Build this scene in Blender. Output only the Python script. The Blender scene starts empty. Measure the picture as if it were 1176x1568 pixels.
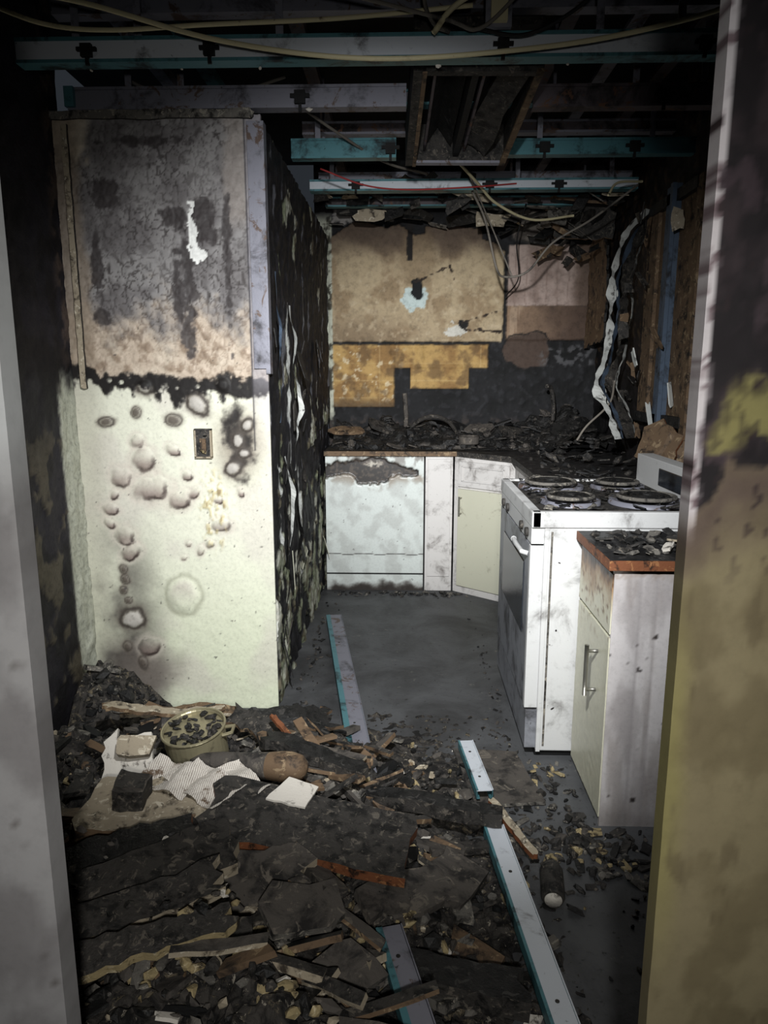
import bpy, math, random
from mathutils import Vector, Matrix, Euler, noise
random.seed(7)
scene=bpy.context.scene
try:
    scene.view_settings.view_transform='Standard'
    scene.view_settings.look='None'
except Exception: pass

# ---------------- helpers ----------------
def s2l(c):
    o=[]
    for v in c[:3]:
        v=max(0,min(255,v))/255.0
        o.append(v/12.92 if v<=0.04045 else ((v+0.055)/1.055)**2.4)
    return (o[0],o[1],o[2],1.0)
def sm(a,b,t):
    if a==b: return 0.0
    k=(t-a)/(b-a); k=max(0,min(1,k)); return k*k*(3-2*k)
def lerp(a,b,t):
    t=max(0,min(1,t)); return tuple(a[i]*(1-t)+b[i]*t for i in range(3))
def nz(x,y,z=0,o=4,sc=1.0):
    return noise.fractal(Vector((x*sc,y*sc,z*sc)),0.9,2.1,o)

class NT:
    def __init__(s,name):
        s.m=bpy.data.materials.new(name); s.m.use_nodes=True
        s.t=s.m.node_tree; s.n=s.t.nodes; s.l=s.t.links
        s.b=s.n['Principled BSDF']
        s.tc=s.n.new('ShaderNodeTexCoord').outputs['Object']
    def noise(s,scale,detail=5,rough=.6,dist=0,vec=None):
        n=s.n.new('ShaderNodeTexNoise'); n.inputs['Scale'].default_value=scale
        n.inputs['Detail'].default_value=detail; n.inputs['Roughness'].default_value=rough
        n.inputs['Distortion'].default_value=dist
        s.l.new(vec or s.tc,n.inputs['Vector']); return n.outputs['Fac']
    def ramp(s,fac,a,b):
        n=s.n.new('ShaderNodeMapRange'); n.interpolation_type='SMOOTHSTEP'
        n.inputs['From Min'].default_value=a; n.inputs['From Max'].default_value=b
        s.l.new(fac,n.inputs['Value']); return n.outputs['Result']
    def mix(s,fac,a,b,mode='MIX'):
        n=s.n.new('ShaderNodeMix'); n.data_type='RGBA'; n.blend_type=mode
        if isinstance(fac,(int,float)): n.inputs[0].default_value=fac
        else: s.l.new(fac,n.inputs[0])
        for i,v in ((6,a),(7,b)):
            if isinstance(v,tuple): n.inputs[i].default_value=s2l(v)
            else: s.l.new(v,n.inputs[i])
        return n.outputs[2]
    def attr(s,name):
        n=s.n.new('ShaderNodeAttribute'); n.attribute_name=name; return n.outputs['Color']
    def bump(s,fac,strength=.4,dist=.01):
        n=s.n.new('ShaderNodeBump'); n.inputs['Strength'].default_value=strength
        n.inputs['Distance'].default_value=dist
        s.l.new(fac,n.inputs['Height']); s.l.new(n.outputs['Normal'],s.b.inputs['Normal'])
    def col(s,c):
        if isinstance(c,tuple): s.b.inputs['Base Color'].default_value=s2l(c)
        else: s.l.new(c,s.b.inputs['Base Color'])
    def fin(s,rough=.7,metal=0,spec=.3):
        s.b.inputs['Roughness'].default_value=rough; s.b.inputs['Metallic'].default_value=metal
        s.b.inputs['Specular IOR Level'].default_value=spec
        return s.m

def mat_paint(name,fs=60,amt=.35,rough=.65,bump=.35,dist=.006,spec=.3):
    t=NT(name); a=t.attr('paint'); n=t.noise(fs,6,.7); n2=t.noise(fs*.25,5,.65,1.0)
    dark=t.mix(amt,a,(0,0,0))
    c=t.mix(t.ramp(n,.42,.72),a,dark)
    c=t.mix(t.ramp(n2,.55,.75),c,t.mix(amt*.5,c,(10,10,12)))
    t.col(c); t.bump(n,bump,dist); return t.fin(rough,0,spec)
def mat_soot(name,base,soot=(14,14,15),lo=.55,hi=.7,scale=8,rough=.5,metal=0,third=None,bump=.2,fine=40,spec=.4):
    t=NT(name); n=t.noise(scale,8,.68,.4); c=t.mix(t.ramp(n,lo,hi),base,soot)
    if third:
        n3=t.noise(scale*1.7,6,.7,.8); c=t.mix(t.ramp(n3,.56,.62),c,third)
    nf=t.noise(fine,4,.7)
    c=t.mix(t.ramp(nf,.66,.74),c,soot)
    t.col(c); t.bump(nf,bump,.004); return t.fin(rough,metal,spec)

M={}
M['white']=mat_soot('sooty_white_enamel',(204,204,203),(84,79,75),.50,.80,7,fine=60)
M['white2']=mat_soot('sooty_white_panel',(200,197,194),(92,85,80),.48,.76,9,fine=60)
M['cream']=mat_soot('scorched_cream_laminate',(192,191,172),(84,70,54),.54,.76,9)
M['teal']=mat_soot('teal_coated_steel',(80,128,136),(30,42,46),.48,.66,9,.45,.2)
M['steelw']=mat_soot('galvanised_steel_pale',(204,209,216),(86,84,86),.54,.74,9,.45,.1)
M['steelg']=mat_soot('sooty_galvanised_steel',(126,126,136),(48,46,50),.5,.7,7,.5,.15,third=(92,76,68))
M['steelr']=mat_soot('rusted_steel',(88,80,84),(26,23,24),.45,.65,8,.6,.2,third=(98,70,54))
M['char']=mat_soot('charred_wood',(30,29,28),(9,9,9),.45,.6,22,.6,third=(60,58,56),bump=.9,fine=90)
M['char2']=mat_soot('sooty_debris',(54,51,48),(18,17,16),.45,.62,25,.7,third=(92,86,78),bump=.8,fine=90)
M['ash']=mat_soot('grey_ash',(104,100,94),(36,34,32),.45,.62,25,.85,third=(146,140,128),bump=.8,fine=80)
M['tan']=mat_soot('burnt_insulation_foam',(154,138,102),(48,40,32),.48,.62,26,.85,third=(190,176,144),bump=.9)
M['plaster']=mat_soot('plaster_fragment',(206,200,190),(80,74,68),.54,.68,24,.8,bump=.6)
M['wood']=mat_soot('scorched_orange_wood',(116,70,44),(30,22,17),.5,.66,22,.65,third=(146,100,64),bump=.5)
M['woodb']=mat_soot('brown_chipboard',(104,84,64),(28,24,22),.48,.66,14,.75,third=(140,120,94),bump=.5)
M['ply']=mat_soot('dusty_plywood',(160,148,128),(56,48,40),.50,.68,22,.8,third=(200,190,170),bump=.6)
M['counter']=mat_soot('charred_countertop',(34,34,35),(10,10,10),.45,.65,14,.5,third=(70,68,66),bump=.7)
M['black']=mat_soot('soot_black',(14,14,15),(5,5,6),.4,.6,12,.7,bump=.5)
M['metal']=mat_soot('smoked_stainless_steel',(156,148,120),(52,47,40),.52,.72,14,.36,.45)
M['handle']=mat_soot('brushed_nickel',(150,148,140),(60,55,50),.6,.8,20,.35,.8)
M['cablew']=mat_soot('cream_cable_jacket',(196,186,150),(120,106,84),.58,.78,10,.6)
M['cableg']=mat_soot('grey_cable_jacket',(110,104,96),(40,38,36),.5,.7,10,.7)
M['cabler']=mat_soot('red_wire',(140,40,40),(50,20,20),.6,.8,10,.7)
M['dark']=mat_soot('dark_ceiling_void',(22,24,27),(8,8,9),.4,.6,5,.9)
M['peel']=mat_soot('peeled_paint',(206,208,204),(66,64,62),.52,.66,18,.7)
M['bluestud']=mat_soot('blue_grey_stud',(76,90,108),(30,32,36),.48,.68,8,.6)
M['burnglass']=mat_soot('sooty_oven_glass',(46,50,56),(18,18,20),.5,.7,8,.2)
M['ovenface']=mat_soot('smoked_oven_door',(136,138,144),(58,56,58),.44,.68,7,.4)
M['slab']=mat_soot('sooty_ceiling_panel',(78,73,68),(32,30,29),.45,.65,12,.85,third=(104,97,88),bump=.6,fine=70)

class MB:
    def __init__(s): s.v=[];s.f=[];s.m=[];s.mats=[];s.xf=None
    def mi(s,m):
        if m not in s.mats: s.mats.append(m)
        return s.mats.index(m)
    def add(s,vs,fs,m,xf=None):
        o=len(s.v)
        for p in vs:
            p=Vector(p)
            if xf is not None: p=xf@p
            s.v.append(tuple(p))
        k=[s.mi(q) for q in m] if isinstance(m,list) else None
        for i,f in enumerate(fs):
            s.f.append(tuple(o+j for j in f)); s.m.append(k[i] if k else s.mi(m))
    def box(s,x0,x1,y0,y1,z0,z1,m,xf=None):
        vs=[(x,y,z) for z in (z0,z1) for y in (y0,y1) for x in (x0,x1)]
        fs=[(0,2,3,1),(4,5,7,6),(0,1,5,4),(2,6,7,3),(0,4,6,2),(1,3,7,5)]
        s.add(vs,fs,m,xf)
    def cyl(s,c,r,h,m,xf=None,n=24,r2=None,cap=True):
        r2=r if r2 is None else r2; vs=[];fs=[]
        for k,(rr,z) in enumerate(((r,0),(r2,h))):
            for i in range(n):
                a=2*math.pi*i/n; vs.append((c[0]+rr*math.cos(a),c[1]+rr*math.sin(a),c[2]+z))
        for i in range(n): j=(i+1)%n; fs.append((i,j,n+j,n+i))
        if cap: fs.append(tuple(range(n))[::-1]); fs.append(tuple(range(n,2*n)))
        s.add(vs,fs,m,xf)
    def lathe(s,prof,m,xf=None,n=28):
        vs=[];fs=[];k=len(prof)
        for (r,z) in prof:
            for i in range(n):
                a=2*math.pi*i/n; vs.append((r*math.cos(a),r*math.sin(a),z))
        for q in range(k-1):
            for i in range(n):
                j=(i+1)%n; fs.append((q*n+i,q*n+j,(q+1)*n+j,(q+1)*n+i))
        s.add(vs,fs,m,xf)
    def torus(s,c,R,r,m,n=28,k=8,xf=None):
        vs=[];fs=[]
        for i in range(n):
            a=2*math.pi*i/n
            for j in range(k):
                b=2*math.pi*j/k; q=R+r*math.cos(b)
                vs.append((c[0]+q*math.cos(a),c[1]+q*math.sin(a),c[2]+r*math.sin(b)))
        for i in range(n):
            for j in range(k):
                i2=(i+1)%n;j2=(j+1)%k; fs.append((i*k+j,i2*k+j,i2*k+j2,i*k+j2))
        s.add(vs,fs,m,xf)
    def tube(s,pts,r,m,k=8):
        pts=[Vector(p) for p in pts]; vs=[];fs=[]
        for i,p in enumerate(pts):
            d=(pts[min(i+1,len(pts)-1)]-pts[max(i-1,0)]).normalized()
            u=d.cross(Vector((0,0,1)))
            if u.length<.1: u=d.cross(Vector((1,0,0)))
            u.normalize(); w=d.cross(u)
            for j in range(k):
                a=2*math.pi*j/k; vs.append(tuple(p+u*r*math.cos(a)+w*r*math.sin(a)))
        for i in range(len(pts)-1):
            for j in range(k):
                j2=(j+1)%k; fs.append((i*k+j,i*k+j2,(i+1)*k+j2,(i+1)*k+j))
        fs.append(tuple(range(k))); fs.append(tuple(len(vs)-k+i for i in range(k))[::-1])
        s.add(vs,fs,m)
    def chunk(s,c,sz,m,rnd,flat=.6):
        rot=Euler((rnd.uniform(-.5,.5),rnd.uniform(-.5,.5),rnd.uniform(0,6.28))).to_matrix()
        a=sz*rnd.uniform(.7,1.5);b=sz*rnd.uniform(.4,.9);h=sz*flat*rnd.uniform(.5,1.1)
        vs=[]
        for p in ICO:
            k=rnd.uniform(.55,1.25); q=rot@Vector((p[0]*a*k,p[1]*b*k,p[2]*h*k)); vs.append((c[0]+q.x,c[1]+q.y,c[2]+q.z))
        s.add(vs,ICOF,m)
    def plate(s,c,l,w,t,m,rnd,rot=None,edge=None,n=None):
        """angular broken plate"""
        R=(rot or Euler((rnd.uniform(-.35,.35),rnd.uniform(-.35,.35),rnd.uniform(0,6.28)))).to_matrix()
        base=[(-.5,-.5),(.5,-.5),(.5,.5),(-.5,.5)]
        pts=[]
        for i in range(4):
            a=base[i];b=base[(i+1)%4]
            pts.append((a[0]*rnd.uniform(.6,1.1)*l,a[1]*rnd.uniform(.6,1.1)*w))
            for q in range(rnd.choice((0,1,1,2))):
                tt=(q+1)/3*rnd.uniform(.8,1.3)
                pts.append(((a[0]*(1-tt)+b[0]*tt)*rnd.uniform(.65,1.1)*l,(a[1]*(1-tt)+b[1]*tt)*rnd.uniform(.65,1.1)*w))
        n=len(pts); vs=[]
        for z in (-t/2,t/2):
            for p in pts:
                q=R@Vector((p[0],p[1],z)); vs.append((c[0]+q.x,c[1]+q.y,c[2]+q.z))
        fs=[tuple(range(n))[::-1],tuple(range(n,2*n))]+[(i,(i+1)%n,n+(i+1)%n,n+i) for i in range(n)]
        s.add(vs,fs,[m,m]+[edge or m]*n)
    def ragged(s,outline,t,m,xf,rnd,jit=.01,step=.03,edge=None):
        pts=[]
        for i in range(len(outline)):
            a=Vector(outline[i]);b=Vector(outline[(i+1)%len(outline)]); L=(b-a).length; n=max(1,int(L/step))
            for k in range(n):
                p=a.lerp(b,k/n); pts.append((p.x+rnd.uniform(-jit,jit),p.y+rnd.uniform(-jit,jit)))
        n=len(pts); vs=[(p[0],p[1],0) for p in pts]+[(p[0],p[1],t) for p in pts]
        fs=[tuple(range(n))[::-1],tuple(range(n,2*n))]+[(i,(i+1)%n,n+(i+1)%n,n+i) for i in range(n)]
        s.add(vs,fs,[m,m]+[edge or m]*n,xf)
    def board(s,L,W,T,mt,me,xf,rnd,warp=.01,rag=.012,nx=14,ny=5):
        top=[];ex=[rnd.uniform(-rag,rag) for _ in range(40)]
        ph=rnd.uniform(0,9)
        for i in range(nx+1):
            for j in range(ny+1):
                x=-L/2+L*i/nx; y=-W/2+W*j/ny
                if i in(0,nx): x+=rnd.uniform(-rag,rag)*2
                if j in(0,ny): y+=ex[(i+j*7)%40]*.6
                z=warp*nz(x*4+ph,y*4,ph,2)
                top.append((x,y,z))
        n=len(top); vs=[(p[0],p[1],p[2]+T/2) for p in top]+[(p[0],p[1],p[2]-T/2) for p in top]
        fs=[];ms=[];I=lambda i,j:i*(ny+1)+j
        for i in range(nx):
            for j in range(ny):
                fs.append((I(i,j),I(i+1,j),I(i+1,j+1),I(i,j+1)));ms.append(mt)
                fs.append((n+I(i,j),n+I(i,j+1),n+I(i+1,j+1),n+I(i+1,j)));ms.append(me)
        for i in range(nx):
            fs.append((I(i,0),n+I(i,0),n+I(i+1,0),I(i+1,0)));ms.append(me)
            fs.append((I(i+1,ny),n+I(i+1,ny),n+I(i,ny),I(i,ny)));ms.append(me)
        for j in range(ny):
            fs.append((I(0,j+1),n+I(0,j+1),n+I(0,j),I(0,j)));ms.append(me)
            fs.append((I(nx,j),n+I(nx,j),n+I(nx,j+1),I(nx,j+1)));ms.append(me)
        s.add(vs,fs,ms,xf)
    def build(s,name,smooth=False,bevel=0):
        me=bpy.data.meshes.new(name); me.from_pydata(s.v,[],s.f)
        for m in s.mats: me.materials.append(M[m] if isinstance(m,str) else m)
        me.polygons.foreach_set('material_index',s.m)
        if smooth: me.polygons.foreach_set('use_smooth',[True]*len(s.f))
        me.update(); ob=bpy.data.objects.new(name,me); scene.collection.objects.link(ob)
        if bevel:
            b=ob.modifiers.new('bevel','BEVEL'); b.width=bevel; b.segments=2; b.limit_method='ANGLE'; b.harden_normals=False
        return ob
ph=(1+5**.5)/2
ICO=[Vector(p).normalized() for p in [(-1,ph,0),(1,ph,0),(-1,-ph,0),(1,-ph,0),(0,-1,ph),(0,1,ph),(0,-1,-ph),(0,1,-ph),(ph,0,-1),(ph,0,1),(-ph,0,-1),(-ph,0,1)]]
ICOF=[(0,11,5),(0,5,1),(0,1,7),(0,7,10),(0,10,11),(1,5,9),(5,11,4),(11,10,2),(10,7,6),(7,1,8),(3,9,4),(3,4,2),(3,2,6),(3,6,8),(3,8,9),(4,9,5),(2,4,11),(6,2,10),(8,6,7),(9,8,1)]
def T(x,y,z,rx=0,ry=0,rz=0):
    return Matrix.Translation((x,y,z))@Euler((math.radians(rx),math.radians(ry),math.radians(rz))).to_matrix().to_4x4()

def surf(name,fn,u0,u1,v0,v1,res,place,nrm,thick,mat,back=None):
    nu=max(2,int(round((u1-u0)/res)));nv=max(2,int(round((v1-v0)/res)))
    vs=[];cs=[];nrm=Vector(nrm)
    for j in range(nv+1):
        for i in range(nu+1):
            u=u0+(u1-u0)*i/nu;v=v0+(v1-v0)*j/nv
            c,d=fn(u,v); vs.append(tuple(place(u,v)+nrm*d)); cs.append(s2l(c))
    fs=[]
    I=lambda i,j:j*(nu+1)+i
    for j in range(nv):
        for i in range(nu): fs.append((I(i,j),I(i+1,j),I(i+1,j+1),I(i,j+1)))
    ring=[(i,0) for i in range(nu)]+[(nu,j) for j in range(nv)]+[(i,nv) for i in range(nu,0,-1)]+[(0,j) for j in range(nv,0,-1)]
    R=len(ring); b0=len(vs)
    for (i,j) in ring:
        vs.append(vs[I(i,j)]); cs.append(cs[I(i,j)])
    base=len(vs)
    for (i,j) in ring:
        u=u0+(u1-u0)*i/nu;v=v0+(v1-v0)*j/nv
        vs.append(tuple(place(u,v)-nrm*thick)); cs.append(cs[I(i,j)])
    for k in range(R):
        fs.append((b0+(k+1)%R,b0+k,base+k,base+(k+1)%R))
    fs.append(tuple(base+k for k in range(R))[::-1])
    me=bpy.data.meshes.new(name); me.from_pydata(vs,[],fs)
    at=me.color_attributes.new('paint','FLOAT_COLOR','POINT')
    at.data.foreach_set('color',[x for c in cs for x in c])
    me.materials.append(mat); me.polygons.foreach_set('use_smooth',[i<nu*nv for i in range(len(fs))]); me.update()
    ob=bpy.data.objects.new(name,me); scene.collection.objects.link(ob)
    return ob
def parent(name,parts,loc=(0,0,0)):
    e=bpy.data.objects.new(name,None); e.location=loc; scene.collection.objects.link(e)
    for p in parts:
        p.parent=e; p.matrix_parent_inverse=Matrix.Translation(loc).inverted()
    return e

MP=mat_paint('burnt_painted_drywall',70,.16,.6,.16,.004)
MPn=mat_paint('painted_door_wall',30,.10,.7,.06,.003)
MPs=mat_paint('burnt_painted_side',40,.45,.65,.6,.01)
MPg=mat_paint('charred_drywall',30,.30,.75,.3,.006)
MPe=mat_paint('scorched_enamel',80,.12,.4,.08,.002,.5)

YP=2.8; XL=-1.3; XS=-.53; XR=1.33; YB=5.1; YD=.9; ZC=2.8

# ---- partition wall front ----
BL=[(-1.184,1.213,.018,1),(-1.065,1.138,.030,.35),(-1.043,1.062,.050,.5),(-.91,1.22,.022,.9),(-.815,1.285,.036,1.2),(-.92,1.10,.022,.6),
(-1.14,.99,.045,.6),(-1.02,.945,.055,.5),(-.902,.90,.042,.5),(-1.14,.75,.045,.78),(-1.12,.68,.036,.6),(-.743,.80,.030,.35),(-1.13,.397,.044,1.15),
(-1.155,.61,.016,.8),(-1.15,.565,.018,.8),(-1.16,.52,.016,.8),(-1.145,.475,.014,.8),(-1.07,.27,.045,.5),(-1.16,.27,.02,.8),(-1.1,.20,.02,.8),
(-.66,1.14,.022,1.3),(-.635,1.09,.02,1.2),(-.68,1.03,.03,1.2),(-.62,1.2,.025,1.2),(-1.06,1.25,.02,.8),(-1.02,1.35,.03,1.1),(-.71,1.36,.03,1.1),
(-.655,.93,.014,.6),(-.87,1.0,.022,.6),(-.84,.93,.022,.5),(-.79,.72,.02,.3),(-.88,.72,.014,.3),(-.90,.66,.012,.3),(-.83,.69,.016,.3),(-1.19,.86,.026,.5),(-1.2,.8,.022,.5),(-.75,.9,.016,.5),(-1.17,.92,.02,.6)]
def f_part(x,z):
    n=nz(x*7,z*7,1,5); n2=nz(x*25,z*25,5,4); n3=nz(x*3,z*3,9,3)
    d=0
    c=lerp((224,224,206),(210,216,188),sm(.9,.2,z)*.7)
    c=lerp(c,(200,192,184),.45*sm(.05,.5,n3))
    c=lerp(c,(172,168,154),.5*sm(-1.15,-1.25,x))
    s=sm(.19,.0,abs(x+1.13+.05*n))*sm(.9,.45,z)*(.7+.6*n)
    c=lerp(c,(84,80,75),s)
    c=lerp(c,(110,102,96),.85*sm(.24,.05,math.hypot(x+1.12,(z-.15)*1.1)+.05*n))
    c=lerp(c,(150,140,126),.8*sm(.16,.02,math.hypot(x+.66,(z-1.12)*.7)))
    c=lerp(c,(40,36,34),sm(.085,.03,math.hypot(x+.655,(z-1.12)*.5)+.03*n2+.03*n))
    for (bx,bz,r,k) in BL:
        ca=math.cos(bx*57);sa=math.sin(bx*57); dx=x-bx;dz=z-bz
        D=math.hypot((dx*ca+dz*sa),(dz*ca-dx*sa)*(.80+.15*math.sin(bx*70)))
        if D<r*2.2:
            q=D/r+.26*n2+.2*n
            d+=.010*min(1,r/.03)*sm(1.05,.3,q)
            ring=math.exp(-((q-1.0)/.20)**2)
            if k>=.8:
                c=lerp(c,(34,30,28),ring*min(1,k*.85)); 
                if q<.8 and k>1: c=lerp(c,(222,220,214),sm(.85,.6,q))
                if k<=1: c=lerp(c,(60,53,48),sm(.9,.4,q)*.8)
                c=lerp(c,(120,110,100),.4*sm(1.9,1.0,q))
            else:
                low=sm(-.5,.7,(bz-z)/r)  # soft blisters: brown tint plus painted shade on the lower right side
                c=lerp(c,(134,117,111),min(.8,k*1.7)*sm(1.15,.5,q)*(.3+.7*low))
                c=lerp(c,(58,47,44),min(.88,k*1.6)*sm(.5,.1,abs(q-.75)*2)*sm(-.1,.9,(bz-z+.6*dx)/r))
                c=lerp(c,(206,196,184),.5*sm(1.7,1.0,q)*sm(.9,1.05,q))
    q=math.hypot((x+.91)/.075,(z-.50)/.085)+.1*n2
    d+=.014*sm(1.1,.4,q); c=lerp(c,(178,166,160),.7*sm(.9,.5,q)*sm(.44,.6,z)); c=lerp(c,(150,150,130),.5*math.exp(-((q-1.0)/.12)**2))
    q=math.hypot((x+.77)/.07,(z-.86)/.2)
    if q<1:
        w=sm(.0,.3,nz(x*40,z*22,3,3))*sm(1,.6,q); d+=.006*w; c=lerp(c,(200,186,140),.7*w); c=lerp(c,(126,104,74),.6*sm(.35,.6,nz(x*40,z*22,3,3))*sm(1,.6,q))
    zb=1.385+.05*sm(-1.1,-1.25,x)+.035*n+.03*n2
    band=zb-.065-.07*max(0,nz(x*14,2,4,3))+.01*n2
    if z>band-.08:
        k=sm(band-.012,band+.012,z+.014*n2)
        cl,_=noise.voronoi(Vector((x*26,z*26,.3)))
        k*=1-.9*sm(.30,.18,cl[0])*sm(zb+.0,zb-.05,z)
        c=lerp(c,(30,27,26),k)
        d+=.004*k
    up=sm(zb-.01,zb+.012,z)
    if up>0:
        g=sm(1.50,1.70,z+.12*n+.05*n2)
        cu=lerp((190,174,156),(146,128,110),sm(-.1,.45,n2)); cu=lerp(cu,(206,194,176),.6*sm(.0,.5,n))
        gray=lerp((140,137,136),(110,106,106),sm(-.3,.4,n))
        dd,_=noise.voronoi(Vector((x*34+.6*n,z*34+.6*n2,.3)))
        crack=sm(.12,.02,dd[1]-dd[0])*(.5+.5*sm(-.2,.3,nz(x*5,z*5,33,3)))
        gray=lerp(gray,(58,53,52),crack*.75)
        cu=lerp(cu,gray,g); cu=lerp(cu,(100,84,72),crack*.3*(1-g))
        cu=lerp(cu,(160,151,144),.7*sm(-.69,-.65,x+.03*n)*sm(1.9,2.0,z+.03*n))
        cu=lerp(cu,(198,186,168),sm(-1.15,-1.2,x+.04*n)*sm(2.15,2.25,z+.06*n2))
        cu=lerp(cu,(154,138,120),.7*sm(-1.19,-1.235,x+.02*n))
        for (bx,bz,rx,rz) in [(-1.12,2.06,.06,.05),(-.86,1.98,.05,.04),(-.67,1.8,.018,.26),(-.86,1.7,.022,.15),(-.82,1.80,.03,.14),(-.75,1.95,.05,.09),(-1.15,1.62,.04,.04),(-.95,2.24,.16,.02),(-.84,1.55,.03,.07),(-1.17,1.85,.016,.14)]:
            q=math.hypot((x-bx)/rx,(z-bz)/rz)+.7*n+.6*n2
            cu=lerp(cu,(56,51,51),.8*sm(1.15,.8,q))
        cx_=-.800+.02*sm(1.9,1.84,z)+.006*math.sin(z*60); hw=.006+.010*sm(2.0,1.9,z)+.020*sm(1.88,1.85,z+.3*(x+.79))+.012*n2
        if 1.825+.03*n2<z<2.03 and abs(x-cx_)<hw: cu=(236,236,232); d-=.004
        c=lerp(c,cu,up); d+=.003*up+.003*n2*up
        d-=.003*crack*up
    if x>-.60 and z>1.1: 
        c=lerp(c,(148,145,152),.75*sm(1.2,1.45,z)*sm(-.6,-.585,x)); c=lerp(c,(40,38,42),.7*sm(.006,.001,abs(x+.592)))
    sp=sm(.72,.86,nz(x*50,z*50,8,2)); c=lerp(c,(50,46,44),.6*sp)
    d+=.0012*n2
    return c,d
p1=surf('wall_partition_front',f_part,-1.3,XS,0,2.325,.0052,lambda u,v:Vector((u,YP,v)),(0,-1,0),.012,MP)
def f_side(y,z):
    n=nz(y*5,z*3,11,5); n2=nz(y*18,z*12,15,4); n3=nz(y*6,z*4,21,5)
    c=(24,23,26); c=lerp(c,(52,50,54),.7*sm(.1,.5,n2))
    th=n3-.45*sm(.2,1.25,z)+.14*n2-.04
    pal=sm(-.02,.06,th)
    pc=lerp((140,146,120),(186,186,172),sm(-.2,.3,n)); pc=lerp(pc,(92,84,66),.8*sm(.1,.3,n2))
    c=lerp(c,pc,pal)
    c=lerp(c,(14,13,13),sm(.04,.0,abs(th+.02))*sm(1.5,1.0,z)*.9)
    if z>.9: c=lerp(c,(120,122,130),sm(.48,.56,nz(y*10,z*3,31,4)+.1*n2)*.8)
    for (yc,za,zb_,w) in ((3.32,.95,1.72,.06),(3.02,.55,1.05,.04),(3.55,.35,.95,.06)):
        if za<z<zb_:
            cyy=yc+.05*nz(z*3,yc*9,4,3); ww=w*(.35+.9*abs(nz(z*8,yc*5,6,3)))*min(1,(zb_-z)*8,(z-za)*8)
            k=sm(ww,ww*.6,abs(y-cyy)); c=lerp(c,(196,198,194),k*.95)
    c=lerp(c,(206,206,200),.95*sm(YP+.035,YP+.02,y+.02*n2)*sm(.1,-.1,n-.3*sm(1.2,.4,z)))
    return c,.010*n2+.010*pal*sm(1.3,1.0,z)+.008*n
p2=surf('wall_partition_side',f_side,YP+.013,YB,0,2.32,.010,lambda u,v:Vector((XS-.006,u,v)),(1,0,0),.06,MPs)
mb=MB(); mb.box(XL,XS-.02,YP+.02,YB,.0,2.31,'dark')
p3=mb.build('partition_core')
mb=MB(); R=random.Random(31)
for i in range(26):
    y=YP+.08+R.random()**1.6*1.6; z=R.uniform(.1,1.8)
    L=R.uniform(.05,.16); m=R.choice(['char','char2','char','slab','cream'] if z<.9 else ['char','char2','char'])
    mb.plate((XS+.018+R.uniform(0,.012),y,z),L*1.4,L*R.uniform(.3,.7),.003,m,R,Euler((R.uniform(-.3,.3),1.57+R.uniform(-.3,.3),R.uniform(-.2,.2))))
for (y,z0,z1,w,o,mm) in ((3.30,.95,1.7,.018,.07,'peel'),(3.5,.55,1.2,.02,.04,'char2'),(3.0,.35,1.0,.018,.05,'char2'),(3.2,.4,1.0,.03,.06,'char'),(2.93,1.2,1.8,.012,.03,'bluestud'),(3.08,.6,1.05,.014,.06,'peel')):
    vs=[];fs=[]
    for i in range(33):
        t_=i/32; z=z0+(z1-z0)*t_; ww=w*(.4+1.4*abs(nz(z*9,y,0,3))); off=.012+o*math.sin(t_*3.14)*(.6+.6*nz(z*6,y,3,2))
        yy=y+.10*nz(z*3,y*3,5,3)
        vs+=[(XS+off,yy-ww,z),(XS+off*.4+.01,yy+ww,z)]
        if i: fs.append((2*i-2,2*i,2*i+1,2*i-1))
    mb.add(vs,fs,mm)
p4=mb.build('peeling_paint')
parent('wall_partition',[p1,p2,p3,p4])

def f_left(y,z):
    n=nz(y*4,z*4,41,5); n2=nz(y*16,z*12,45,4)
    c=lerp((40,38,44),(24,22,25),sm(-.2,.3,n))
    p=sm(.12,.24,nz(y*7,z*5,51,4)+.1*n2)*sm(1.5,1.0,z)
    c=lerp(c,(100,92,74),p*.7)
    c=lerp(c,(120,100,86),.6*sm(YP-.12,YP-.04,y)*sm(1.3,1.6,z)*sm(-.1,.2,n2))
    c=lerp(c,(190,192,176),.95*sm(YP-.15,YP-.13,y+.02*n2)*sm(1.42,1.3,z+.06*n2))
    c=lerp(c,(90,96,112),.3*sm(2.2,1.2,y)*sm(.8,1.6,z))
    return c,.006*n2+.006*p
surf('wall_left',f_left,YD+.1,YP+.05,0,ZC,.012,lambda u,v:Vector((XL,u,v)),(1,0,0),.1,MPs)

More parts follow.
